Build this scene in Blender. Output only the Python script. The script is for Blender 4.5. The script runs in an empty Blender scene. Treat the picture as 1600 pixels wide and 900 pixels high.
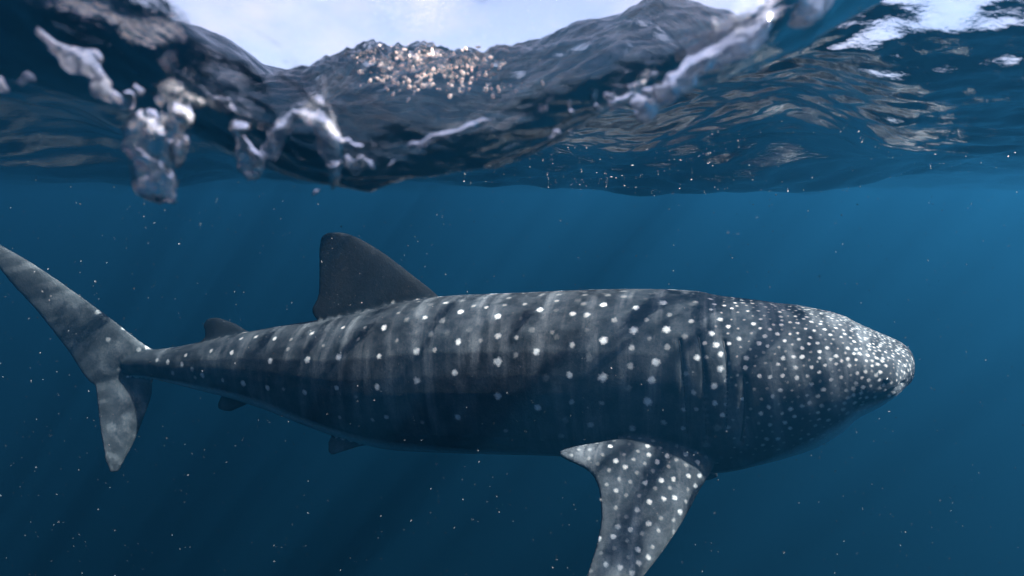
import bpy, bmesh, math, random
import numpy as np
from mathutils import Vector, Matrix, noise
from mathutils.kdtree import KDTree
from mathutils.bvhtree import BVHTree

random.seed(7)
rng = np.random.default_rng(11)
sc = bpy.context.scene
COL = sc.collection

# ------------------------------------------------------------------ camera
F = 953.0                       # focal length in photo pixels (1600 wide)
HOR = 306.0                     # horizon row in the photo
PITCH = math.atan((450.0 - HOR) / F)
CAM = Vector((0.0, 0.0, -0.35))
cd = bpy.data.cameras.new("camera")
cam = bpy.data.objects.new("camera", cd)
COL.objects.link(cam)
cam.location = CAM
cam.rotation_euler = (math.pi / 2 - PITCH, 0, 0)
cd.sensor_width = 36.0
cd.lens = 36.0 * F / 1600.0
cd.clip_start = 0.02
cd.clip_end = 2000.0
cd.dof.use_dof = True
cd.dof.focus_distance = 3.4
cd.dof.aperture_fstop = 3.6
sc.camera = cam
cp, sp = math.cos(PITCH), math.sin(PITCH)


def P(px, py, d):
    """world point seen at photo pixel (px, py) at depth d along the lens axis"""
    u = (px - 800.0) / F * d
    v = (450.0 - py) / F * d
    return Vector((u, d * cp + v * sp, -d * sp + v * cp)) + CAM


# ------------------------------------------------------------------ light
SUN_AZ = math.radians(105)       # to the right of the view axis, a little behind the lens
SUN_EL = math.radians(50)
world = bpy.data.worlds.new("World")
sc.world = world
world.use_nodes = True
wn, wl = world.node_tree.nodes, world.node_tree.links
bg = wn["Background"]
sky = wn.new("ShaderNodeTexSky")
sky.sky_type = 'NISHITA'
sky.sun_disc = False
sky.sun_elevation = SUN_EL
sky.sun_rotation = SUN_AZ
sky.air_density = 1.0
sky.dust_density = 0.4
sky.ozone_density = 2.0
tc = wn.new("ShaderNodeTexCoord")
mp = wn.new("ShaderNodeMapping")
mp.inputs['Scale'].default_value = (2.2, 1.2, 4.0)
wl.new(tc.outputs['Generated'], mp.inputs[0])
nz = wn.new("ShaderNodeTexNoise")
nz.inputs['Scale'].default_value = 2.3
nz.inputs['Detail'].default_value = 6
nz.inputs['Roughness'].default_value = 0.55
wl.new(mp.outputs[0], nz.inputs['Vector'])
cr = wn.new("ShaderNodeValToRGB")
cr.color_ramp.elements[0].position = 0.42
cr.color_ramp.elements[0].color = (0.28, 0.28, 0.28, 1)
cr.color_ramp.elements[1].position = 0.72
cr.color_ramp.elements[1].color = (0.8, 0.8, 0.8, 1)
wl.new(nz.outputs[0], cr.inputs[0])
mx = wn.new("ShaderNodeMixRGB")
mx.inputs[2].default_value = (4.4, 4.5, 5.1, 1)
wl.new(cr.outputs[0], mx.inputs[0])
wl.new(sky.outputs[0], mx.inputs[1])
tint = wn.new("ShaderNodeMixRGB")
tint.blend_type = 'MULTIPLY'
tint.inputs[0].default_value = 1.0
tint.inputs[2].default_value = (0.98, 0.92, 1.02, 1)
wl.new(mx.outputs[0], tint.inputs[1])
wl.new(tint.outputs[0], bg.inputs[0])
bg.inputs[1].default_value = 0.05

sd = bpy.data.lights.new("sun", 'SUN')
sd.energy = 5.0
sd.angle = math.radians(0.55)
sd.color = (1.0, 0.94, 0.87)
sun = bpy.data.objects.new("sun", sd)
COL.objects.link(sun)
SUN_DIR = Vector((math.sin(SUN_AZ) * math.cos(SUN_EL), math.cos(SUN_AZ) * math.cos(SUN_EL), math.sin(SUN_EL)))
sun.rotation_euler = SUN_DIR.to_track_quat('Z', 'Y').to_euler()

sc.view_settings.view_transform = 'Standard'
sc.view_settings.look = 'None'
sc.view_settings.exposure = 2.78
sc.view_settings.gamma = 1.0
cy = sc.cycles
cy.use_denoising = True
try:
    cy.denoiser = 'OPENIMAGEDENOISE'
    cy.denoising_input_passes = 'RGB_ALBEDO_NORMAL'
except Exception:
    pass
cy.max_bounces = 12
cy.diffuse_bounces = 2
cy.glossy_bounces = 4
cy.transmission_bounces = 8
cy.transparent_max_bounces = 16
cy.volume_bounces = 0
cy.sample_clamp_indirect = 4.0
cy.sample_clamp_direct = 0.0
cy.blur_glossy = 0.5
cy.use_adaptive_sampling = True
cy.adaptive_threshold = 0.015


# ------------------------------------------------------------------ helpers
def mat(name):
    m = bpy.data.materials.new(name)
    m.use_nodes = True
    m.node_tree.nodes.clear()
    out = m.node_tree.nodes.new("ShaderNodeOutputMaterial")
    return m, m.node_tree.nodes, m.node_tree.links, out


def mesh_obj(name, verts, faces, m=None, parent=None, smooth=True):
    me = bpy.data.meshes.new(name)
    if isinstance(verts, np.ndarray):
        n, f = len(verts), np.asarray(faces)
        me.vertices.add(n)
        me.vertices.foreach_set("co", verts.astype(np.float32).ravel())
        k = f.shape[1]
        me.loops.add(f.size)
        me.loops.foreach_set("vertex_index", f.astype(np.int32).ravel())
        me.polygons.add(len(f))
        me.polygons.foreach_set("loop_start", np.arange(0, f.size, k, dtype=np.int32))
        me.polygons.foreach_set("loop_total", np.full(len(f), k, dtype=np.int32))
        me.update(calc_edges=True)
        me.validate()
    else:
        me.from_pydata([tuple(v) for v in verts], [], faces)
        me.update()
    if smooth:
        me.polygons.foreach_set("use_smooth", np.ones(len(me.polygons), dtype=bool))
    if m:
        me.materials.append(m)
    o = bpy.data.objects.new(name, me)
    COL.objects.link(o)
    if parent:
        o.parent = parent
    return o


def thing(o, label, cat, group=None):
    o["label"] = label
    o["category"] = cat
    if group:
        o["group"] = group
    return o


# ------------------------------------------------------------------ the sea surface
def wave_set(n, l0, l1, a0, a1, seed, spread=1.1, head=0.6):
    r = np.random.default_rng(seed)
    out = []
    for i in range(n):
        t = r.random()
        lam = l0 * (l1 / l0) ** t
        amp = a0 * (a1 / a0) ** t / math.sqrt(n)
        th = head + r.normal() * spread
        k = 2 * math.pi / lam
        out.append((k * math.cos(th), k * math.sin(th), r.random() * 6.283, amp, lam))
    return out


WAVES = (wave_set(5, 3.5, 9.0, 0.09, 0.16, 3, 0.9, 0.4)
         + wave_set(10, 0.7, 2.4, 0.020, 0.055, 5, 1.0, 0.5)
         + wave_set(20, 0.18, 0.6, 0.0065, 0.020, 8, 0.6, 1.25)
         + wave_set(26, 0.05, 0.16, 0.0015, 0.0056, 9, 0.7, 1.3))


# the breaking wave in front of the lens: floor of the hollow and its far rim, x -> height over the lens
HOLLOW = ([-1.6, -0.9, -0.63, -0.55, -0.47, -0.39, -0.31, -0.24, -0.18, -0.08, 0.0, 0.08, 0.16, 0.24, 0.32, 0.40, 0.49, 0.62, 0.9],
          [0.35, 0.22, 0.125, 0.115, 0.098, 0.072, 0.042, 0.018, 0.010, 0.03, 0.052, 0.078, 0.10, 0.125, 0.155, 0.20, 0.27, 0.36, 0.40])
RIM = ([-1.9, -1.1, -0.81, -0.74, -0.59, -0.46, -0.40, -0.31, -0.21, -0.05, 0.06, 0.19, 0.26, 0.43, 0.8],
       [0.40, 0.43, 0.40, 0.375, 0.305, 0.215, 0.215, 0.272, 0.285, 0.262, 0.285, 0.335, 0.375, 0.35, 0.31])
# wider humps and hollows: x, y, sx, sy, turn, height
PITS = [
    (0.0, 4.4, 7.0, 1.15, 0.0, -0.20),
    (1.1, 3.6, 1.3, 0.6, 0.1, -0.05),
    (-2.3, 3.7, 1.5, 0.6, -0.1, -0.04),
]
# the wave face on the right, distance -> height over the lens
FACE = ([0.0, 0.5, 0.8, 1.0, 1.2, 1.4, 1.6, 2.0, 3.0, 4.4], [0.60, 0.65, 0.595, 0.495, 0.39, 0.295, 0.225, 0.17, 0.13, 0.10])


def fbm_pts(pts, freq, octs=4):
    return np.array([noise.fractal(Vector((p[0] * freq, p[1] * freq, 3.7)), 0.9, 2.1, octs) for p in pts])


def sstep(v, lo, hi):
    t = np.clip((v - lo) / (hi - lo), 0, 1)
    return t * t * (3 - 2 * t)


def sea_height(x, y, fine=True):
    r = np.hypot(x, y)
    cell = np.where(r < 2.5, np.maximum(0.007 * r, 0.003), 0.014 * r)
    z = np.zeros_like(x)
    small = np.zeros_like(x)
    near = 1.0 - np.exp(-(r / 1.3) ** 2)            # the pocket in front of the lens is shaped by hand
    for kx, ky, ph, a, lam in WAVES:
        w = np.clip((lam / cell - 2.0) / 3.0, 0.0, 1.0)
        s = np.sin(kx * x + ky * y + ph)
        if lam < 3.0:
            s = s + 0.25 * np.cos(2 * (kx * x + ky * y + ph))
        if lam > 0.65:
            z += a * w * s * near
        else:
            small += a * w * s
    for cx, cy_, sx, sy, t, h in PITS:
        c, s_ = math.cos(t), math.sin(t)
        u = ((x - cx) * c + (y - cy_) * s_) / sx
        v = (-(x - cx) * s_ + (y - cy_) * c) / sy
        z += h * np.exp(-0.5 * (u * u + v * v))
    az = np.degrees(np.arctan2(x, np.maximum(y, 1e-6)))
    g = sstep(az, 22, 33) * (1 - sstep(az, 75, 110)) * (1 - sstep(r, 2.6, 4.4)) * (y > -0.5)
    z = z * (1 - g) + (np.interp(r, *FACE) - 0.35) * g
    yb = 0.76 - 0.10 * np.clip(x, 0, 0.6)
    zb = np.interp(x, *HOLLOW)
    sy = np.where(y < yb, 0.18 - 0.03 * np.clip(x, 0, 0.5), 0.17)
    gh = np.exp(-0.5 * ((y - yb) / sy) ** 2) * np.clip((1.5 - np.abs(x)) / 0.5, 0, 1) * (1 - sstep(x, 0.42, 0.72))
    gr = np.exp(-0.5 * ((y - 1.20) / np.where(y < 1.20, 0.16, 0.40)) ** 2) * np.clip((1.8 - np.abs(x + 0.4)) / 0.5, 0, 1) * (1 - sstep(x, 0.30, 0.55))
    zr = np.interp(x, *RIM)
    z = z * (1 - gr) + (zr - 0.35) * gr
    z = z * (1 - gh) + (zb - 0.35) * gh
    z += small * (1 - 0.6 * gh)
    if fine:
        sel = np.where((r > 0.2) & (r < 2.2) & (y > 0))[0]
        if len(sel):
            xs, ys = x[sel], y[sel]
            pts = np.stack([xs, ys], 1)
            amp = np.exp(-((np.hypot(xs + 0.02, (ys - 0.98) * 1.25)) / 0.50) ** 2) * np.clip((ys - 0.45) / 0.3, 0.12, 1)
            ca, sa = math.cos(0.42), math.sin(0.42)
            uv = np.stack([(xs * ca + ys * sa) * 0.32, -xs * sa + ys * ca], 1)
            z[sel] += amp * (0.026 * fbm_pts(uv, 11.0) + 0.004 * fbm_pts(uv + 9, 30.0) + 0.002 * fbm_pts(pts, 12.0))
            cry = np.exp(-0.5 * (((xs + 0.17) / 0.14) ** 2 + ((ys - 1.14) / 0.10) ** 2))
            z[sel] += cry * 0.022 * fbm_pts(pts + 3, 34.0, 3)
    return z


def polar_grid(nr, na_front, na_back, r0, r1):
    rr = np.concatenate([np.geomspace(r0, 0.4, nr // 12, endpoint=False), np.geomspace(0.4, 2.5, nr // 2, endpoint=False), np.geomspace(2.5, r1, nr // 3)])
    nr = len(rr)
    half = math.radians(52)
    a1 = np.linspace(math.pi / 2 - half, math.pi / 2 + half, na_front, endpoint=False)
    a2 = np.linspace(math.pi / 2 + half, math.pi / 2 - half + 2 * math.pi, na_back, endpoint=False)
    aa = np.concatenate([a1, a2])
    R, A = np.meshgrid(rr, aa, indexing='ij')
    x = np.concatenate([[0.0], (R * np.cos(A)).ravel()])
    y = np.concatenate([[0.0], (R * np.sin(A)).ravel()])
    na = len(aa)
    i, j = np.meshgrid(np.arange(nr - 1), np.arange(na), indexing='ij')
    jn = (j + 1) % na
    q = np.stack([1 + i * na + j, 1 + (i + 1) * na + j, 1 + (i + 1) * na + jn, 1 + i * na + jn], -1).reshape(-1, 4)
    return x, y, q, na


m_sea, n, l, out = mat("sea_water")
bump_c = n.new("ShaderNodeTexCoord")
nt = n.new("ShaderNodeTexNoise")
nt.inputs['Scale'].default_value = 14.0
nt.inputs['Detail'].default_value = 5
nt.inputs['Roughness'].default_value = 0.6
mpn = n.new("ShaderNodeMapping")
mpn.inputs['Scale'].default_value = (1.0, 1.7, 1.0)
mpn.inputs['Rotation'].default_value = (0, 0, 0.5)
l.new(bump_c.outputs['Object'], mpn.inputs[0])
l.new(mpn.outputs[0], nt.inputs['Vector'])
bp = n.new("ShaderNodeBump")
bp.inputs['Strength'].default_value = 1.0
bp.inputs['Distance'].default_value = 0.004
l.new(nt.outputs[0], bp.inputs['Height'])
fr = n.new("ShaderNodeFresnel")
fr.inputs['IOR'].default_value = 1.333
l.new(bp.outputs[0], fr.inputs['Normal'])
tr = n.new("ShaderNodeBsdfTransparent")
rf = n.new("ShaderNodeBsdfRefraction")
rf.inputs['IOR'].default_value = 1.333
rf.inputs['Roughness'].default_value = 0.0
l.new(bp.outputs[0], rf.inputs['Normal'])
gl = n.new("ShaderNodeBsdfGlossy")
gl.inputs['Roughness'].default_value = 0.03
l.new(bp.outputs[0], gl.inputs['Normal'])
m1 = n.new("ShaderNodeMixShader")
m1.inputs[0].default_value = 0.3
l.new(tr.outputs[0], m1.inputs[1])
l.new(rf.outputs[0], m1.inputs[2])
m2 = n.new("ShaderNodeMixShader")
l.new(fr.outputs[0], m2.inputs[0])
l.new(m1.outputs[0], m2.inputs[1])
l.new(gl.outputs[0], m2.inputs[2])
l.new(m2.outputs[0], out.inputs['Surface'])

x, y, q, na = polar_grid(1000, 640, 120, 0.10, 260.0)
z = sea_height(x, y)
quads = q
sea = mesh_obj("water", np.stack([x, y, z], 1), quads, m_sea)
# close the tiny hole over the lens
bm = bmesh.new()
bm.from_mesh(sea.data)
bm.verts.ensure_lookup_table()
for j in range(na):
    f = bm.faces.new((bm.verts[0], bm.verts[1 + j], bm.verts[1 + (j + 1) % na]))
    f.smooth = True
bm.to_mesh(sea.data)
bm.free()
sea["kind"] = "structure"

# ------------------------------------------------------------------ the body of the sea: one closed volume under the surface
DEEP = -31.0
x, y, q, na = polar_grid(260, 240, 60, 0.10, 255.0)
z = sea_height(x, y)
nv = len(x)
top = np.stack([x, y, z - 0.0015], 1)
last = np.arange(nv - na, nv)
ring = top[last].copy()
ring[:, 2] = DEEP
verts = np.concatenate([top, ring, [[0, 0, DEEP]]])
faces = [tuple(int(a) for a in f) for f in q]
for j in range(na):
    jn = (j + 1) % na
    faces.append((0, 1 + j, 1 + jn))
    faces.append((int(last[j]), nv + j, nv + jn, int(last[jn])))
    faces.append((nv + jn, nv + j, nv + na))
haze = mesh_obj("haze", [tuple(v) for v in verts], faces, smooth=False)
m_haze, n, l, out = mat("blue_water_body")
vs = n.new("ShaderNodeVolumeScatter")
vs.inputs['Color'].default_value = (0.06, 0.455, 1.0, 1)
vs.inputs['Density'].default_value = 0.05
vs.inputs['Anisotropy'].default_value = 0.75
va = n.new("ShaderNodeVolumeAbsorption")
va.inputs['Color'].default_value = (0.0, 0.37, 0.66, 1)
va.inputs['Density'].default_value = 0.10
ad = n.new("ShaderNodeAddShader")
l.new(vs.outputs[0], ad.inputs[0])
l.new(va.outputs[0], ad.inputs[1])
l.new(ad.outputs[0], out.inputs['Volume'])
haze.data.materials.append(m_haze)
haze["kind"] = "stuff"

m_bed, n, l, out = mat("dark_sand")
b = n.new("ShaderNodeBsdfDiffuse")
b.inputs[0].default_value = (0.10, 0.10, 0.09, 1)
l.new(b.outputs[0], out.inputs[0])
g = 24
bx, by = np.meshgrid(np.linspace(-250, 250, g), np.linspace(-250, 250, g), indexing='ij')
bz = -30.0 + 0.5 * np.sin(bx * 0.05) * np.cos(by * 0.04)
ii, jj = np.meshgrid(np.arange(g - 1), np.arange(g - 1), indexing='ij')
bq = np.stack([ii * g + jj, (ii + 1) * g + jj, (ii + 1) * g + jj + 1, ii * g + jj + 1], -1).reshape(-1, 4)
bed = mesh_obj("seabed", np.stack([bx.ravel(), by.ravel(), bz.ravel()], 1), bq, m_bed)
bed["kind"] = "structure"

# ------------------------------------------------------------------ the whale shark
def depth_at(px):
    return 3.25 + (1420 - px) * 0.00127


SECT = [(1425, 560, 576, 0.12), (1422, 546, 589, 0.24), (1413, 536, 598, 0.31), (1398, 527, 606, 0.37), (1375, 515, 619, 0.41), (1345, 501, 636, 0.44),
        (1308, 484, 656, 0.46), (1268, 473, 679, 0.48), (1220, 468, 701, 0.50), (1160, 463, 719, 0.51),
        (1100, 457, 731, 0.51), (1030, 453, 722, 0.50), (950, 453, 712, 0.49), (870, 456, 706, 0.48),
        (780, 460, 704, 0.47), (700, 464, 702, 0.46), (620, 477, 698, 0.44), (560, 489, 684, 0.41),
        (500, 499, 664, 0.36), (440, 509, 642, 0.30), (380, 520, 623, 0.25), (320, 533, 609, 0.19),
        (270, 543, 597, 0.14), (235, 547, 590, 0.10), (205, 553, 589, 0.07), (180, 563, 589, 0.04)]


def catmull(pts, k):
    pts = [np.array(p, float) for p in pts]
    res = []
    for i in range(len(pts) - 1):
        p0 = pts[max(i - 1, 0)]
        p1, p2 = pts[i], pts[i + 1]
        p3 = pts[min(i + 2, len(pts) - 1)]
        for j in range(k):
            t = j / k
            res.append(0.5 * ((2 * p1) + (-p0 + p2) * t + (2 * p0 - 5 * p1 + 4 * p2 - p3) * t * t + (-p0 + 3 * p1 - 3 * p2 + p3) * t ** 3))
    res.append(pts[-1])
    return np.array(res)


S = catmull(SECT, 6)
cen, rad_v, rad_h = [], [], []
for px, yt, yb, w in S:
    d = depth_at(px)
    c = P(px, (yt + yb) / 2, d)
    app = max((yb - yt) / 2 / F * d, 0.004)
    w = min(w, app * 2.4)
    look = (c - CAM).normalized()
    se = abs(look.z)
    rv = math.sqrt(max(app ** 2 - (w * se) ** 2, (0.35 * app) ** 2)) / math.sqrt(1 - se * se)
    cen.append(c)
    rad_v.append(rv)
    rad_h.append(w)
NS, NA = len(cen), 72
cen_np = np.array([tuple(c) for c in cen])
parts_v, parts_f, region = [], [], []


def add_part(v, f, tag):
    off = len(parts_v)
    parts_v.extend(v)
    parts_f.extend([tuple(a + off for a in q_) for q_ in f])
    region.extend([tag] * len(v))


frames = []
bv, bf = [], []
for i in range(NS):
    t = (cen[max(i - 1, 0)] - cen[min(i + 1, NS - 1)]).normalized()     # towards the snout
    side = Vector((0, 0, 1)).cross(t).normalized()                       # towards the far flank (+y)
    up = t.cross(side).normalized()
    frames.append((t, side, up))
    k = i / NS
    for j in range(NA):
        a = 2 * math.pi * j / NA
        ca, sa = math.cos(a), math.sin(a)
        e = 2.0 / 2.25
        cx_ = math.copysign(abs(ca) ** e, ca)
        sy_ = math.copysign(abs(sa) ** e, sa)
        rr = 1.0
        if S[i][0] < 1120:                                               # long low ridges along the flank
            fade = min(1.0, (1120 - S[i][0]) / 200.0) * min(1.0, max(0.0, (S[i][0] - 210) / 120.0))
            for ra in (0.92, 0.42, -0.02, -0.5):
                da = math.asin(max(-1, min(1, sa))) - ra
                rr += 0.009 * fade * math.exp(-(da / 0.06) ** 2) - 0.005 * fade * math.exp(-((da + 0.11) / 0.07) ** 2)
        bv.append(cen[i] + side * (rad_h[i] * cx_ * rr) + up * (rad_v[i] * sy_ * rr))
for i in range(NS - 1):
    for j in range(NA):
        jn = (j + 1) % NA
        bf.append((i * NA + j, i * NA + jn, (i + 1) * NA + jn, (i + 1) * NA + j))
bf.append(tuple(reversed(range(NA))))
bf.append(tuple((NS - 1) * NA + j for j in range(NA)))
add_part(bv, bf, 0)


def fin(lead, trail, th_root, th_tip, tag, k=6, nc=14):
    """lofted blade between a leading-edge and a trailing-edge curve (lists of world points)"""
    L = catmull([tuple(p) for p in lead], k)
    T = catmull([tuple(p) for p in trail], k)
    m = len(L)
    v, f = [], []
    cs = np.linspace(0, 1, nc)
    for i in range(m):
        s = i / (m - 1)
        a, b_ = Vector(L[i]), Vector(T[i])
        i0, i1 = max(i - 1, 0), min(i + 1, m - 1)
        span = Vector((L[i1] + T[i1] - L[i0] - T[i0]))
        nrm = (b_ - a).cross(span)
        if nrm.length < 1e-9:
            nrm = Vector((0, 1, 0))
        nrm.normalize()
        th = th_root + (th_tip - th_root) * s
        up_, lo_ = [], []
        for c in cs:
            pr = th * (0.24 + 0.76 * (math.sin(math.pi * min(1, c ** 0.62)) ** 0.8 if 0 < c < 1 else 0))
            p_ = a.lerp(b_, c)
            up_.append(p_ + nrm * pr / 2)
            lo_.append(p_ - nrm * pr / 2)
        v.extend(up_ + lo_[::-1])
    w = 2 * nc
    for i in range(m - 1):
        for j in range(w):
            jn = (j + 1) % w
            f.append((i * w + j, i * w + jn, (i + 1) * w + jn, (i + 1) * w + j))
    f.append(tuple(reversed(range(w))))
    f.append(tuple((m - 1) * w + j for j in range(w)))
    add_part(v, f, tag)


def C3(lst):
    return [P(*p) for p in lst]


# first dorsal fin
d0 = depth_at(590)
fin(C3([(712, 500, d0), (684, 462, d0), (650, 434, d0), (606, 400, d0), (570, 377, d0), (546, 366, d0), (530, 363, d0)]),
    C3([(530, 530, d0), (489, 491, d0), (497, 462, d0), (499, 425, d0), (499, 390, d0), (502, 371, d0), (512, 364, d0)]),
    0.085, 0.05, 1)
# second dorsal fin
d1 = depth_at(350)
fin(C3([(410, 535, d1), (386, 517, d1), (368, 506, d1), (350, 499, d1), (338, 496, d1)]),
    C3([(320, 552, d1), (308, 541, d1), (320, 526, d1), (318, 508, d1), (324, 498, d1)]), 0.06, 0.035, 2)
# tail: upper and lower lobes
d2 = depth_at(220)
fin(C3([(285, 560, d2), (236, 545, d2), (172, 497, d2 - .05), (102, 446, d2 - .1), (50, 411, d2 - .15), (2, 383, d2 - .2), (-22, 368, d2 - .25)]),
    C3([(215, 595, d2), (150, 603, d2), (103, 543, d2 - .05), (55, 483, d2 - .1), (18, 443, d2 - .15), (-6, 412, d2 - .2), (-24, 384, d2 - .25)]),
    0.075, 0.035, 3)
fin(C3([(262, 572, d2), (240, 592, d2), (237, 618, d2 - .03), (226, 650, d2 - .06), (210, 690, d2 - .08), (196, 716, d2 - .1), (184, 736, d2 - .1)]),
    C3([(140, 570, d2), (148, 598, d2), (152, 630, d2 - .08), (156, 668, d2 - .14), (161, 700, d2 - .17), (165, 722, d2 - .18), (172, 738, d2 - .17)]),
    0.06, 0.03, 4)
# near pectoral fin, reaching down and out towards the lens
dp = depth_at(1040)
fin(C3([(1080, 664, dp - .28), (1117, 716, dp - .44), (1092, 768, dp - .55), (1056, 832, dp - .68), (1004, 902, dp - .80), (955, 950, dp - .88), (925, 972, dp - .92)]),
    C3([(985, 690, dp - .30), (874, 706, dp - .46), (924, 740, dp - .53), (939, 790, dp - .61), (933, 845, dp - .72), (912, 915, dp - .84), (902, 965, dp - .92)]),
    0.11, 0.045, 5)
# far pectoral fin
fin(C3([(1085, 690, dp + .25), (1120, 738, dp + .5), (1110, 744, dp + .7), (1070, 752, dp + 1.0), (1030, 757, dp + 1.25)]),
    C3([(950, 690, dp + .25), (960, 728, dp + .5), (975, 735, dp + .7), (990, 742, dp + 1.0), (1005, 750, dp + 1.25)]), 0.11, 0.05, 6)
# pelvic and anal fins
dv = depth_at(560)
fin(C3([(640, 680, dv - .1), (590, 690, dv - .14), (560, 698, dv - .18), (535, 706, dv - .2), (520, 711, dv - .2)]),
    C3([(560, 676, dv - .1), (520, 683, dv - .14), (513, 689, dv - .18), (512, 698, dv - .2), (513, 706, dv - .2)]), 0.05, 0.03, 7)
da_ = depth_at(360)
fin(C3([(400, 622, da_), (385, 632, da_), (370, 639, da_), (360, 643, da_)]),
    C3([(350, 610, da_), (342, 626, da_), (340, 634, da_), (342, 640, da_)]), 0.05, 0.03, 8)

raw = bpy.data.meshes.new("whale_shark_raw")
raw.from_pydata([tuple(v) for v in parts_v], [], parts_f)
raw.update()
rb = bmesh.new()
rb.from_mesh(raw)
bmesh.ops.recalc_face_normals(rb, faces=rb.faces)
rb.to_mesh(raw)
rb.free()
tmp = bpy.data.objects.new("whale_shark_raw", raw)
COL.objects.link(tmp)
md = tmp.modifiers.new("remesh", 'REMESH')
md.mode = 'VOXEL'
md.voxel_size = 0.0095
md2 = tmp.modifiers.new("smooth", 'SMOOTH')
md2.factor = 0.5
md2.iterations = 5
dg = bpy.context.evaluated_depsgraph_get()
ev = tmp.evaluated_get(dg)
skin = bpy.data.meshes.new_from_object(ev)
skin.name = "whale_shark"
bpy.data.objects.remove(tmp)
shark = bpy.data.objects.new("whale_shark", skin)
COL.objects.link(shark)
thing(shark, "huge dark grey shark with rows of white spots swimming below the wave", "shark")

NV = len(skin.vertices)
co = np.empty(NV * 3, np.float32)
skin.vertices.foreach_get("co", co)
co = co.reshape(-1, 3).astype(float)
nor = np.empty(NV * 3, np.float32)
skin.vertices.foreach_get("normal", nor)
nor = nor.reshape(-1, 3).astype(float)
print("shark verts", NV)

# nearest source region and nearest body section
kd = KDTree(len(parts_v))
for i, v in enumerate(parts_v):
    kd.insert(v, i)
kd.balance()
reg = np.empty(NV, int)
for i in range(NV):
    reg[i] = region[kd.find(Vector(co[i]))[1]]
# photo column of each vertex along the axis (x of the section nearest to it) and height round the section
sec = np.zeros(NV, int)
for a in range(0, NV, 20000):
    dd = ((co[a:a + 20000, None, :] - cen_np[None]) ** 2).sum(-1)
    sec[a:a + 20000] = dd.argmin(1)
tan_np = np.array([tuple(f[0]) for f in frames])
arc = np.concatenate([[0], np.cumsum(np.linalg.norm(np.diff(cen_np, axis=0), axis=1))])
dpx = np.gradient(S[:, 0], -arc)
colx = S[sec, 0] + np.clip(((co - cen_np[sec]) * tan_np[sec]).sum(1) * dpx[sec], -25, 25)
colx = np.clip(colx, 150, 1425)
ups = np.array([tuple(f[2]) for f in frames])
rv_np = np.array(rad_v)
ang = ((co - cen_np[sec]) * ups[sec]).sum(1) / rv_np[sec]              # -1 belly .. 1 back

faces_b = [tuple(p.vertices) for p in skin.polygons]
bvh = BVHTree.FromPolygons([Vector(c) for c in co], faces_b)


def hit(px, py):
    d_ = (P(px, py, 1.0) - CAM).normalized()
    r = bvh.ray_cast(CAM, d_, 30.0)
    return r[0], r[1]


# --- gill slits: grooves pressed into the skin
GILLS = [[(1061, 532), (1066, 575), (1071, 625), (1074, 678)],
         [(1091, 526), (1097, 560), (1101, 608), (1104, 680)],
         [(1130, 532), (1135, 562), (1137, 608), (1135, 668)],
         [(1163, 590), (1164, 625), (1162, 665), (1158, 690)]]
gill_pts = []
press = np.zeros(NV)
for gi, gcurve in enumerate(GILLS):
    cc = catmull(gcurve, 8)
    pts3, nrm3 = [], []
    for a, b_ in cc:
        h, nn = hit(a, b_)
        if h is not None:
            pts3.append(h)
            nrm3.append(nn)
    gill_pts.append((pts3, nrm3))
    if pts3:
        pp = np.array([tuple(p) for p in pts3])
        box = (co[:, 0] > pp[:, 0].min() - .1) & (co[:, 0] < pp[:, 0].max() + .1)
        idx = np.where(box)[0]
        d2_ = np.sqrt(((co[idx, None, :] - pp[None]) ** 2).sum(-1).min(1))
        # step: flap in front slightly proud, groove behind
        press[idx] += -0.012 * np.exp(-(d2_ / 0.011) ** 2) + 0.002 * np.exp(-((d2_ - 0.04) / 0.02) ** 2)
MOUTH = catmull([(1413, 599), (1400, 609), (1372, 626), (1340, 638)], 8)
mp3 = [h for h in (hit(a, b_)[0] for a, b_ in MOUTH) if h is not None]
if mp3:
    pp = np.array([tuple(p) for p in mp3])
    idx = np.where(co[:, 0] > pp[:, 0].min() - .1)[0]
    d2_ = np.sqrt(((co[idx, None, :] - pp[None]) ** 2).sum(-1).min(1))
    press[idx] += -0.018 * np.exp(-(d2_ / 0.014) ** 2)
co2 = co + nor * press[:, None]
skin.vertices.foreach_set("co", co2.astype(np.float32).ravel())
skin.update()

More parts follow.
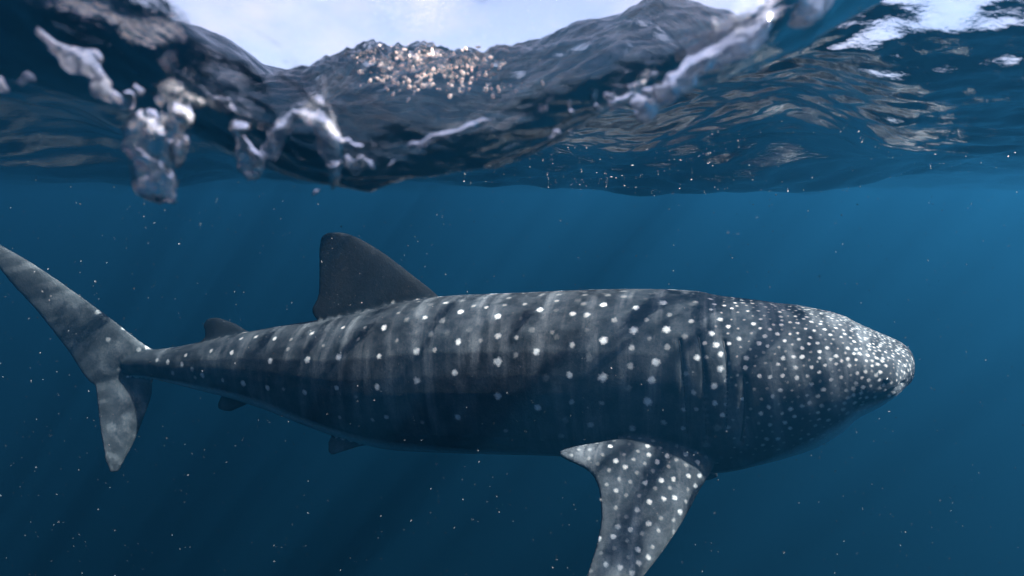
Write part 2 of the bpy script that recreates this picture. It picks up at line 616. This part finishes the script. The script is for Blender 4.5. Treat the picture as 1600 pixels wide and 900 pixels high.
# --- spots
MAN = [(720,487,1),(778,494,1),(600,512,.9),(664,496,.7),(697,473,.6),(614,472,.25),(536,512,.6),(487,521,.7),(429,529,.8),(400,526,.6),
       (377,529,.6),(716,534,1),(778,525,.7),(651,549,.8),(679,547,.4),(592,557,.8),(529,558,.95),(480,562,.9),(422,564,1),(362,551,.7),
       (778,565,1),(710,582,1),(651,595,.8),(589,605,1),(526,606,.7),(476,613,1),(418,606,1),(380,599,1),(348,594,.6),(316,586,.9),
       (778,619,.9),(715,652,.8),(604,652,.5),(582,656,.5),(531,652,.5),(443,608,.4),(556,620,.3),(660,660,.35),(844,484,1),(895,490,.6),
       (943,476,.9),(994,481,.9),(1036,473,.9),(917,492,.5),(838,550,1),(943,532,1),(894,539,.5),(990,516,.9),(1041,515,.8),(1025,566,1),
       (942,590,1),(890,586,.9),(1018,594,.9),(1012,627,1),(893,628,.6),(940,630,.4),(841,637,1),(923,664,.6),(988,669,.5),(1037,660,.4),
       (877,681,.35),(790,673,.35),(985,572,.5),(987,543,.45),(1043,542,.35),(1112,521,1),(1080,502,.5),(1125,499,.6),(1110,467,.9),
       (1119,539,.9),(1126,553,.9),(1089,559,.8),(1125,576,1),(1116,603,.9),(1084,613,.6),(1117,630,.9),(1101,536,.5),(1072,584,.5),
       (1103,558,.4),(1068,640,.5),(1067,669,.6),(1088,639,.5),(807,527,.4),(806,555,.3),(760,480,.4),(740,478,.35),(870,470,.3),
       (960,500,.35),(1010,500,.3),(820,475,.3),(300,577,.6),(284,570,.6),(262,566,.6),(245,563,.5),(290,555,.5),(330,548,.5),
       (305,590,.5),(270,583,.5),(450,545,.3),(505,540,.25),(560,530,.3),(620,532,.25),(570,512,.3),(455,530,.3)]
spots = []          # position, radius, strength
for px, py, s_ in MAN:
    h, _ = hit(px, py)
    if h is None:
        continue
    r = (0.0165 if px > 640 else 0.0155) * (0.74 if px > 1050 else 1.0) * (0.62 + 0.5 * s_) * (0.9 + 0.25 * random.random())
    spots.append((h, r, s_))


def darts(mask, spacing, seed, existing=()):
    """dart throwing over skin vertices; spacing is one value per vertex"""
    r = np.random.default_rng(seed)
    idx = np.where(mask)[0]
    r.shuffle(idx)
    idx = idx[:24000]
    grid = {}
    cell = 0.08
    keep = []
    for e in existing:
        k = tuple(int(math.floor(c / cell)) for c in e)
        grid.setdefault(k, []).append(tuple(e))
    for i in idx:
        p = co[i]
        sp_ = spacing[i]
        k = (int(math.floor(p[0] / cell)), int(math.floor(p[1] / cell)), int(math.floor(p[2] / cell)))
        n_ = int(sp_ / cell) + 1
        ok = True
        for a in range(-n_, n_ + 1):
            for b2 in range(-n_, n_ + 1):
                for c in range(-n_, n_ + 1):
                    for o_ in grid.get((k[0] + a, k[1] + b2, k[2] + c), ()):
                        if (p[0] - o_[0]) ** 2 + (p[1] - o_[1]) ** 2 + (p[2] - o_[2]) ** 2 < sp_ * sp_:
                            ok = False
                            break
                    if not ok:
                        break
                if not ok:
                    break
            if not ok:
                break
        if ok:
            keep.append(i)
            grid.setdefault(k, []).append(tuple(p))
    return keep


man_pos = [s_[0] for s_ in spots]
body = reg == 0
headt = np.clip((colx - 1130) / 272.0, 0, 1)
m_head = body & (colx > 1128) & (ang > -0.62)
sp_head = 0.053 - 0.032 * headt ** 0.75
for i in darts(m_head, sp_head, 21, man_pos):
    big = random.random() < 0.38 + 0.3 * headt[i]
    ht = headt[i]
    r = (0.0098 - 0.0026 * ht) * (1.05 if big else 0.75) * (0.85 + 0.3 * random.random())
    spots.append((Vector(co[i]), r, (0.78 if big else 0.30) * (1 - 0.35 * ht) * (0.75 + 0.45 * random.random())))
# far flank and the back behind the head: pale scattered spots
m_far = body & (colx <= 1128) & (colx > 230) & (nor[:, 1] > 0.1) & (ang > -0.5)
for i in darts(m_far, np.full(NV, 0.17), 22, man_pos):
    spots.append((Vector(co[i]), 0.022, 0.8))
m_back = body & (colx <= 1128) & (colx > 640) & (ang > 0.55)
for i in darts(m_back, np.full(NV, 0.10), 26, man_pos):
    spots.append((Vector(co[i]), 0.010 + 0.009 * random.random(), 0.05 + 0.2 * random.random() ** 2))
# faint small spots between the large ones, behind the gills
m_mid = body & (colx > 860) & (colx <= 1128) & (ang > -0.6)
for i in darts(m_mid, np.full(NV, 0.12), 27, man_pos):
    spots.append((Vector(co[i]), 0.010 + 0.011 * random.random(), 0.05 + 0.16 * random.random()))
# pectoral fins
m_pec = (reg == 5) | (reg == 6)
for i in darts(m_pec, np.full(NV, 0.052), 23):
    big = random.random() < 0.42
    spots.append((Vector(co[i]), 0.0115 if big else 0.0095, (0.62 if big else 0.22) * (0.7 + 0.4 * random.random())))
# tail
m_tail = (reg == 3) & (colx > 190)
for i in darts(m_tail, np.full(NV, 0.12), 24):
    spots.append((Vector(co[i]), 0.016, 0.25 + 0.25 * random.random()))
m_dor = (reg == 1)
for i in darts(m_dor, np.full(NV, 0.16), 25):
    spots.append((Vector(co[i]), 0.012, 0.015))

kd = KDTree(len(spots))
for i, s_ in enumerate(spots):
    kd.insert(s_[0], i)
kd.balance()
fld = np.full(NV, -1.0)
strn = np.zeros(NV)
for i in range(NV):
    best = -1.0
    for c, k, d_ in kd.find_n(Vector(co[i]), 3):
        v = 1.0 - d_ / (spots[k][1] * 1.6)
        if v > best:
            best = v
            strn[i] = spots[k][2]
    fld[i] = max(best, -1.0)
belly = np.zeros(NV)
line = np.interp(colx, [180, 300, 450, 600, 800, 1000, 1150, 1260, 1340, 1400, 1425],
                 [-.75, -.45, -.45, -.62, -.80, -.86, -.80, -.52, -.42, -.45, -.45])
belly[body] = np.clip((line[body] - ang[body]) / 0.16, 0, 1)
pale = np.zeros(NV)
pale[reg == 3] = 0.09
pale[reg == 4] = 0.05
pale[body] = np.clip((colx[body] - 1330) / 90.0, 0, 1) * 0.06
# pectoral: pale leading edge and pale towards the tip
pl = np.clip((-co[:, 2] - 1.75) / 0.45, 0, 1)
pale[reg == 5] = 0.0 + 0.14 * pl[reg == 5]
darkf = np.zeros(NV)
darkf[(reg == 1) | (reg == 2)] = 1.0
for nm, arr in (("spot", fld), ("spot_strength", strn), ("belly", belly), ("pale", pale), ("fin_dark", darkf),
                ("along", colx / 1600.0), ("round", ang)):
    at = skin.attributes.new(nm, 'FLOAT', 'POINT')
    at.data.foreach_set("value", arr.astype(np.float32))
vec = np.stack([colx / 100.0, ang, nor[:, 1]], 1)
at = skin.attributes.new("skin_co", 'FLOAT_VECTOR', 'POINT')
at.data.foreach_set("vector", vec.astype(np.float32).ravel())
skin.polygons.foreach_set("use_smooth", np.ones(len(skin.polygons), dtype=bool))

m_shark, n, l, out = mat("spotted_shark_skin")


def attr(nm):
    a = n.new("ShaderNodeAttribute")
    a.attribute_name = nm
    return a


def math_n(op, a, b_=None, c=None, clamp=False):
    k = n.new("ShaderNodeMath")
    k.operation = op
    k.use_clamp = clamp
    for i, v in enumerate((a, b_, c)):
        if v is None:
            continue
        if isinstance(v, (int, float)):
            k.inputs[i].default_value = v
        else:
            l.new(v, k.inputs[i])
    return k.outputs[0]


def noise_n(vec_, scale, detail=3, rough=0.5, sc3=None):
    t = n.new("ShaderNodeTexNoise")
    t.inputs['Scale'].default_value = scale
    t.inputs['Detail'].default_value = detail
    t.inputs['Roughness'].default_value = rough
    if sc3:
        mm = n.new("ShaderNodeMapping")
        mm.inputs['Scale'].default_value = sc3
        l.new(vec_, mm.inputs[0])
        vec_ = mm.outputs[0]
    l.new(vec_, t.inputs['Vector'])
    return t.outputs[0]


def ramp(v, lo, hi):
    k = n.new("ShaderNodeMapRange")
    k.inputs['From Min'].default_value = lo
    k.inputs['From Max'].default_value = hi
    l.new(v, k.inputs['Value'])
    k.interpolation_type = 'SMOOTHSTEP'
    return k.outputs[0]


def mixc(f, a, b_):
    k = n.new("ShaderNodeMixRGB")
    for i, v in enumerate((f, a, b_)):
        if isinstance(v, (int, float)):
            k.inputs[i].default_value = v
        elif isinstance(v, tuple):
            k.inputs[i].default_value = v + (1,)
        else:
            l.new(v, k.inputs[i])
    return k.outputs[0]


tcn = n.new("ShaderNodeTexCoord")
obj_c = tcn.outputs['Object']
skc = attr("skin_co").outputs['Vector']
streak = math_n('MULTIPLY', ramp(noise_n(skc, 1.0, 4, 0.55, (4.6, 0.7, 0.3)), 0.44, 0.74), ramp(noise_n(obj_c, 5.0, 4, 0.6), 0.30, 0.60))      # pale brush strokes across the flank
mott = noise_n(obj_c, 9.0, 6, 0.65)
fine = noise_n(obj_c, 70.0, 4, 0.7)
base = mixc(ramp(mott, 0.3, 0.75), (0.009, 0.011, 0.0145), (0.036, 0.042, 0.050))
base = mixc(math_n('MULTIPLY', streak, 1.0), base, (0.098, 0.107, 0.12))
base = mixc(math_n('MULTIPLY', attr("pale").outputs['Fac'], math_n('ADD', ramp(noise_n(obj_c, 5.0, 4, 0.6), 0.25, 0.75), 0.45)), base, (0.20, 0.22, 0.24))
base = mixc(math_n('MULTIPLY', attr("fin_dark").outputs['Fac'], 0.93), base, (0.006, 0.0075, 0.010))
jit = math_n('MULTIPLY', math_n('SUBTRACT', noise_n(obj_c, 60.0, 4, 0.65), 0.5), 1.1)
sf = math_n('ADD', attr("spot").outputs['Fac'], jit)
spot = math_n('MULTIPLY', ramp(sf, 0.02, 0.66), attr("spot_strength").outputs['Fac'])
base = mixc(math_n('MULTIPLY', attr("belly").outputs['Fac'], 0.9), base, (0.42, 0.45, 0.47))
base = mixc(spot, base, (0.48, 0.50, 0.515))
grain = mixc(1.0, base, base)
k = n.new("ShaderNodeMixRGB")
k.blend_type = 'MULTIPLY'
k.inputs[0].default_value = 0.55
l.new(base, k.inputs[1])
gr = n.new("ShaderNodeMapRange")
gr.inputs['To Min'].default_value = 0.5
gr.inputs['To Max'].default_value = 1.5
gr.inputs['From Min'].default_value = 0.3
gr.inputs['From Max'].default_value = 0.7
l.new(fine, gr.inputs['Value'])
l.new(gr.outputs[0], k.inputs[2])
pb = n.new("ShaderNodeBsdfPrincipled")
l.new(k.outputs[0], pb.inputs['Base Color'])
pb.inputs['Roughness'].default_value = 0.75
pb.inputs['Specular IOR Level'].default_value = 0.03
bpn = n.new("ShaderNodeBump")
bpn.inputs['Strength'].default_value = 0.5
bpn.inputs['Distance'].default_value = 0.004
l.new(fine, bpn.inputs['Height'])
l.new(bpn.outputs[0], pb.inputs['Normal'])
l.new(pb.outputs[0], out.inputs[0])
skin.materials.clear()
skin.materials.append(m_shark)

m_dark, n, l, out = mat("dark_wet_skin")
pb = n.new("ShaderNodeBsdfPrincipled")
pb.inputs['Base Color'].default_value = (0.006, 0.008, 0.010, 1)
pb.inputs['Roughness'].default_value = 0.7
l.new(pb.outputs[0], out.inputs[0])
bvh2 = BVHTree.FromPolygons([Vector(c) for c in co2], faces_b)
for pts3, nrm3 in gill_pts:
    v, f = [], []
    m_ = len(pts3)
    for i in range(m_):
        p0, nn = pts3[i], nrm3[i]
        t = (pts3[min(i + 1, m_ - 1)] - pts3[max(i - 1, 0)]).normalized()
        sd_ = nn.cross(t).normalized()
        w = 0.0080 * math.sin(math.pi * (0.06 + 0.88 * i / (m_ - 1))) ** 0.6
        nn = sum(nrm3, Vector()).normalized()
        q0 = bvh2.ray_cast(p0 + nn * 0.1, -nn)[0] or p0
        for o_ in ((-w, .0015), (0, .0035), (w, .0015), (w, -.01), (-w, -.01)):
            v.append(q0 + sd_ * o_[0] + nn * o_[1])
    for i in range(m_ - 1):
        for j in range(5):
            f.append((i * 5 + j, i * 5 + (j + 1) % 5, i * 5 + 5 + (j + 1) % 5, i * 5 + 5 + j))
    f.append((4, 3, 2, 1, 0))
    f.append(tuple((m_ - 1) * 5 + j for j in range(5)))
    mesh_obj("gill_slit", v, f, m_dark, shark)

# eye
h, nn = hit(1385, 595)
if h is not None:
    m_eye, n, l, out = mat("eye_black")
    pb = n.new("ShaderNodeBsdfPrincipled")
    pb.inputs['Base Color'].default_value = (0.004, 0.004, 0.005, 1)
    pb.inputs['Roughness'].default_value = 0.15
    l.new(pb.outputs[0], out.inputs[0])
    eb = bmesh.new()
    bmesh.ops.create_uvsphere(eb, u_segments=20, v_segments=12, radius=0.016)
    rot = nn.to_track_quat('Z', 'Y').to_matrix().to_4x4()
    bmesh.ops.transform(eb, matrix=Matrix.Translation(h - nn * 0.003) @ rot @ Matrix.Diagonal((1.1, 0.95, 0.6, 1)), verts=eb.verts)
    me = bpy.data.meshes.new("eye")
    eb.to_mesh(me)
    eb.free()
    me.materials.append(m_eye)
    me.polygons.foreach_set("use_smooth", np.ones(len(me.polygons), dtype=bool))
    eo = bpy.data.objects.new("eye", me)
    COL.objects.link(eo)
    eo.parent = shark

# ------------------------------------------------------------------ splashes and froth hanging under the wave
def froth_highlight_mat(name, white_lo, white_hi, sc_, lo_=0.5, hi_=0.68, col=(0.66, 0.66, 0.72, 1)):  # white patches are froth plus highlights painted into the colour
    global n, l
    m, n, l, out = mat(name)
    tcn = n.new("ShaderNodeTexCoord")
    nz_ = noise_n(tcn.outputs['Object'], sc_, 4, 0.6)
    bpn = n.new("ShaderNodeBump")
    bpn.inputs['Strength'].default_value = 0.9
    bpn.inputs['Distance'].default_value = 0.005
    l.new(noise_n(tcn.outputs['Object'], 75.0, 3), bpn.inputs['Height'])
    fr = n.new("ShaderNodeFresnel")
    fr.inputs['IOR'].default_value = 0.75
    l.new(bpn.outputs[0], fr.inputs['Normal'])
    rf = n.new("ShaderNodeBsdfRefraction")
    rf.inputs['IOR'].default_value = 0.75
    l.new(bpn.outputs[0], rf.inputs['Normal'])
    gl = n.new("ShaderNodeBsdfGlossy")
    gl.inputs['Roughness'].default_value = 0.05
    l.new(bpn.outputs[0], gl.inputs['Normal'])
    df = n.new("ShaderNodeBsdfDiffuse")
    df.inputs['Color'].default_value = col
    tl = n.new("ShaderNodeBsdfTranslucent")
    tl.inputs['Color'].default_value = col
    mixes = []
    for f_, a_, b_ in ((fr.outputs[0], rf.outputs[0], gl.outputs[0]), (0.5, df.outputs[0], tl.outputs[0])):
        k = n.new("ShaderNodeMixShader")
        if isinstance(f_, float):
            k.inputs[0].default_value = f_
        else:
            l.new(f_, k.inputs[0])
        l.new(a_, k.inputs[1])
        l.new(b_, k.inputs[2])
        mixes.append(k.outputs[0])
    k = n.new("ShaderNodeMixShader")
    mr = n.new("ShaderNodeMapRange")
    mr.inputs['From Min'].default_value = lo_
    mr.inputs['From Max'].default_value = hi_
    mr.inputs['To Min'].default_value = white_lo
    mr.inputs['To Max'].default_value = white_hi
    l.new(nz_, mr.inputs['Value'])
    l.new(mr.outputs[0], k.inputs[0])
    l.new(mixes[0], k.inputs[1])
    l.new(mixes[1], k.inputs[2])
    l.new(k.outputs[0], out.inputs['Surface'])
    return m


m_clear = froth_highlight_mat("clear_splash_water", 0.02, 0.5, 42.0)
m_white = froth_highlight_mat("white_froth", 0.15, 0.95, 34.0, 0.42, 0.66)
m_glint = froth_highlight_mat("painted_glint_droplet", 0.0, 1.0, 60.0, 0.42, 0.58, (0.95, 0.84, 0.78, 1))  # warm sunlight of the glints put into the droplet colour
m_sheet = froth_highlight_mat("sky_glow_sheet", 0.06, 0.6, 16.0, 0.40, 0.66)  # brightness of the sky put into the pale colour


def splash(name, blobs, d_, label, cat, m, rough=0.35, voxel=0.0028, seed=1):
    """blobs: photo pixel centre, radius in pixels and a stretch; merged into one lumpy skin at depth d_"""
    bmx = bmesh.new()
    for px, py, r_, st, dd in blobs:
        c = P(px, py, d_ + dd)
        r3 = r_ / F * d_
        bmesh.ops.create_icosphere(bmx, subdivisions=3, radius=r3, matrix=Matrix.Translation(c) @ Matrix.Diagonal((1, 1.1, st, 1)))
    for v_ in bmx.verts:
        p_ = v_.co * 26.0 + Vector((seed * 3.1, 0, 0))
        v_.co += noise.noise_vector(p_) * 0.013 * rough * 2 + noise.noise_vector(p_ * 2.7) * 0.009 * rough * 2
    me = bpy.data.meshes.new(name + "_raw")
    bmx.to_mesh(me)
    bmx.free()
    o_ = bpy.data.objects.new(name + "_raw", me)
    COL.objects.link(o_)
    mm = o_.modifiers.new("remesh", 'REMESH')
    mm.mode = 'VOXEL'
    mm.voxel_size = voxel
    sm = o_.modifiers.new("smooth", 'SMOOTH')
    sm.iterations = 3
    me2 = bpy.data.meshes.new_from_object(o_.evaluated_get(bpy.context.evaluated_depsgraph_get()))
    bpy.data.objects.remove(o_)
    me2.name = name
    me2.polygons.foreach_set("use_smooth", np.ones(len(me2.polygons), dtype=bool))
    me2.materials.clear()
    me2.materials.append(m)
    o_ = bpy.data.objects.new(name, me2)
    COL.objects.link(o_)
    return thing(o_, label, cat, "splashes along the edge of the breaking wave")


splash("water_splash", [(212, 196, 17, 1.2, 0), (245, 188, 16, 1.2, .02), (282, 188, 17, 1.1, 0), (222, 228, 22, 1.2, 0), (262, 225, 26, 1.2, .01),
                        (288, 240, 13, 1.7, 0), (228, 265, 26, 1.2, 0), (232, 290, 24, 1.0, 0), (258, 262, 18, 1.3, .01),
                        (200, 180, 8, 1.3, 0), (292, 165, 8, 1.3, 0)],
       0.64, "clear frothy splash hanging lowest at the left, wide on top and rounded below", "splash", m_clear, 0.5, seed=1)
splash("water_splash", [(312, 135, 9, 1, 0), (328, 150, 10, 1, 0), (348, 168, 10, 1.1, 0), (362, 185, 12, 1.2, 0), (376, 210, 14, 1.4, 0), (382, 240, 13, 1.5, 0),
                        (378, 262, 11, 1.2, 0), (392, 275, 12, .9, 0), (410, 250, 13, 1.2, 0)],
       0.64, "thin slanting strand of splash between the wide splash and the arch", "splash", m_clear, 0.45, seed=2)
splash("water_splash", [(425, 232, 14, 1.3, 0), (432, 205, 14, 1.2, 0), (450, 186, 14, 1, 0), (472, 180, 13, 1, 0), (495, 190, 13, 1, 0), (508, 212, 14, 1.2, 0),
                        (520, 238, 16, 1.3, 0), (528, 262, 15, 1.3, 0), (520, 286, 12, 1.2, 0), (492, 295, 6, 1, 0), (500, 165, 8, 1.2, 0)],
       0.64, "arch shaped splash of clear water over a dark opening", "splash", m_clear, 0.45, seed=3)
splash("water_splash", [(72, 62, 9, 1.2, 0), (85, 74, 12, 1.2, 0), (98, 88, 14, 1.2, 0), (112, 100, 16, 1, 0), (130, 108, 18, .9, 0), (152, 112, 17, .9, 0),
                        (172, 122, 14, .9, 0), (182, 140, 12, 1, 0), (120, 128, 12, .8, 0), (140, 142, 14, .8, 0), (155, 74, 7, 1.6, 0), (160, 90, 7, 1.4, 0), (165, 148, 13, .8, 0)],
       0.57, "thick white patch of froth on the dark wave at the upper left", "froth", m_white, 0.5, seed=4)
splash("water_splash", [(30, 132, 8, .8, 0), (42, 136, 8, .8, 0), (55, 130, 7, .8, 0), (5, 130, 9, 1.4, 0), (16, 142, 6, 1, 0)],
       0.57, "small pale fleck of froth at the left margin below the white patch", "froth", m_white, 0.4, seed=5)
splash("water_splash", [(1005, 158, 14, 1.1, 0), (1018, 172, 13, 1.1, 0), (990, 150, 14, .9, 0), (965, 158, 12, .8, 0), (940, 165, 10, .8, 0),
                        (905, 184, 8, .9, 0), (870, 202, 7, .9, 0), (855, 208, 5, .8, 0), (890, 212, 4, 1.2, 0)],
       0.66, "ragged lip of splash hanging from the wave right of centre", "splash", m_clear, 0.4, seed=6)

splash("water_splash", [(196, 160, 8, 1.3, 0), (215, 150, 9, .8, 0), (238, 158, 7, .9, 0), (262, 150, 9, .8, 0), (285, 142, 7, 1, 0), (300, 128, 6, 1, 0), (250, 172, 9, 1, 0), (225, 172, 8, 1, 0)],
       0.60, "torn ragged film of splash above the widest hanging splash", "splash", m_clear, 0.55, seed=11)
splash("water_splash", [(545, 262, 9, .8, 0), (566, 255, 8, .7, 0), (590, 252, 7, .7, 0), (612, 246, 6, .7, 0), (556, 240, 7, 1.1, 0), (540, 225, 8, 1.1, 0), (575, 232, 6, .8, 0)],
       0.63, "low frill of clear splash just right of the arch", "splash", m_clear, 0.5, seed=12)
crest = []  # droplets added to stand in for sun glints on the crest
for i in range(300):
    t = random.random()
    if t < 0.45:
        px_, py_ = random.gauss(622, 34), random.gauss(110, 18)
    elif t < 0.85:
        px_, py_ = random.uniform(640, 790), random.gauss(100, 10)
    else:
        px_, py_ = random.gauss(720, 40), random.gauss(134, 6)
    crest.append((px_, max(py_, 72), random.uniform(1.6, 4.2), random.uniform(0.6, 1.3), random.uniform(-0.05, 0.05)))
co_ = splash("sun_glint_droplets", crest, 1.10, "warm pale droplets standing in for sun glints at the top centre of the wave", "froth", m_glint, 0.22, voxel=0.0017, seed=7)
for k_ in ("category", "group", "label"):
    del co_[k_]
co_["kind"] = "stuff"
streak_ = []  # pale blobs added for the bright sky showing in the wave
for i in range(34):
    t = i / 33
    px_, py_ = 1000 + 265 * t, 172 - 182 * t
    streak_.append((px_ + random.gauss(0, 7), py_ + random.gauss(0, 7), random.uniform(13, 22) * (0.8 + 0.9 * t), random.uniform(0.6, 0.9), random.uniform(-.01, .01)))
    if i % 4 == 0:
        streak_.append((px_ - 30 + random.gauss(0, 8), py_ - 16 + random.gauss(0, 6), random.uniform(6, 10), 0.7, 0))
splash("water_splash", streak_, 0.60, "long pale sheet standing in for sky glow on the wave, slanting up right of centre", "splash", m_sheet, 0.3, seed=8)
streak_ = [(640 + 135 * t, 236 - 58 * t + random.gauss(0, 3), 5 + 5 * math.sin(3.1 * t), 0.7, 0) for t in np.linspace(0, 1, 18)]
splash("water_splash", streak_, 0.62, "thin pale streak of splash low on the dark middle of the wave", "splash", m_clear, 0.3, seed=9)

# ------------------------------------------------------------------ white specks added in place of glints under the surface
m_speck, n, l, out = mat("white_glint_speck")
pb = n.new("ShaderNodeBsdfPrincipled")
pb.inputs['Base Color'].default_value = (0.85, 0.86, 0.88, 1)
pb.inputs['Roughness'].default_value = 0.25
l.new(pb.outputs[0], out.inputs[0])
bx_, by_ = [], []
for k in range(60):
    cx_ = random.uniform(0.1, 3.4)
    cyy = random.uniform(1.9, 4.4)
    th = random.gauss(0.15, 0.25)
    for j in range(random.randint(3, 16)):
        t = random.gauss(0, 0.35)
        bx_.append(cx_ + t * math.cos(th) + random.gauss(0, 0.02))
        by_.append(cyy + t * math.sin(th) + random.gauss(0, 0.07))
bz_ = sea_height(np.array(bx_), np.array(by_), False)
v, f = [], []
for a_, b_, c_ in zip(bx_, by_, bz_):
    r = 0.0009 + 0.0019 * random.random() ** 4
    e_ = random.uniform(1.2, 4.0)
    o_ = len(v)
    cc = Vector((a_, b_, c_ - r * 0.1))
    v += [cc + Vector((r * e_, 0, 0)), cc - Vector((r * e_, 0, 0)), cc + Vector((0, r, 0)), cc - Vector((0, r, 0)), cc + Vector((0, 0, r * .5)), cc - Vector((0, 0, r * .5))]
    for q_ in ((0, 2, 4), (2, 1, 4), (1, 3, 4), (3, 0, 4), (2, 0, 5), (1, 2, 5), (3, 1, 5), (0, 3, 5)):
        f.append(tuple(o_ + i for i in q_))
bo = mesh_obj("surface_glint_specks", v, f, m_speck)
bo["kind"] = "stuff"

# ------------------------------------------------------------------ drifting specks
m_pl, n, l, out = mat("plankton")
pb = n.new("ShaderNodeBsdfPrincipled")
ga = n.new("ShaderNodeNewGeometry")
rp = n.new("ShaderNodeValToRGB")
rp.color_ramp.elements[0].color = (0.05, 0.065, 0.075, 1)
rp.color_ramp.elements[1].color = (0.14, 0.15, 0.16, 1)
l.new(ga.outputs['Random Per Island'], rp.inputs[0])
l.new(rp.outputs[0], pb.inputs['Base Color'])
pb.inputs['Roughness'].default_value = 0.8
l.new(pb.outputs[0], out.inputs[0])
v, f = [], []
for i in range(2400):
    d_ = 0.9 + 3.2 * random.random() ** 0.8
    px = random.uniform(-150, 1750)
    py = random.uniform(275, 1000)
    c = P(px, py, d_)
    r = (0.5 + 1.0 * random.random() ** 4) * 0.00075 * (0.5 + d_)
    ax = [Vector((random.gauss(0, 1), random.gauss(0, 1), random.gauss(0, 1))).normalized() * r * random.uniform(0.6, 1.5) for _ in range(3)]
    o_ = len(v)
    v += [c + ax[0], c - ax[0], c + ax[1], c - ax[1], c + ax[2], c - ax[2]]
    for a, b_, e in ((0, 2, 4), (2, 1, 4), (1, 3, 4), (3, 0, 4), (2, 0, 5), (1, 2, 5), (3, 1, 5), (0, 3, 5)):
        f.append((o_ + a, o_ + b_, o_ + e))
pk = mesh_obj("plankton", v, f, m_pl, smooth=False)
pk["kind"] = "stuff"
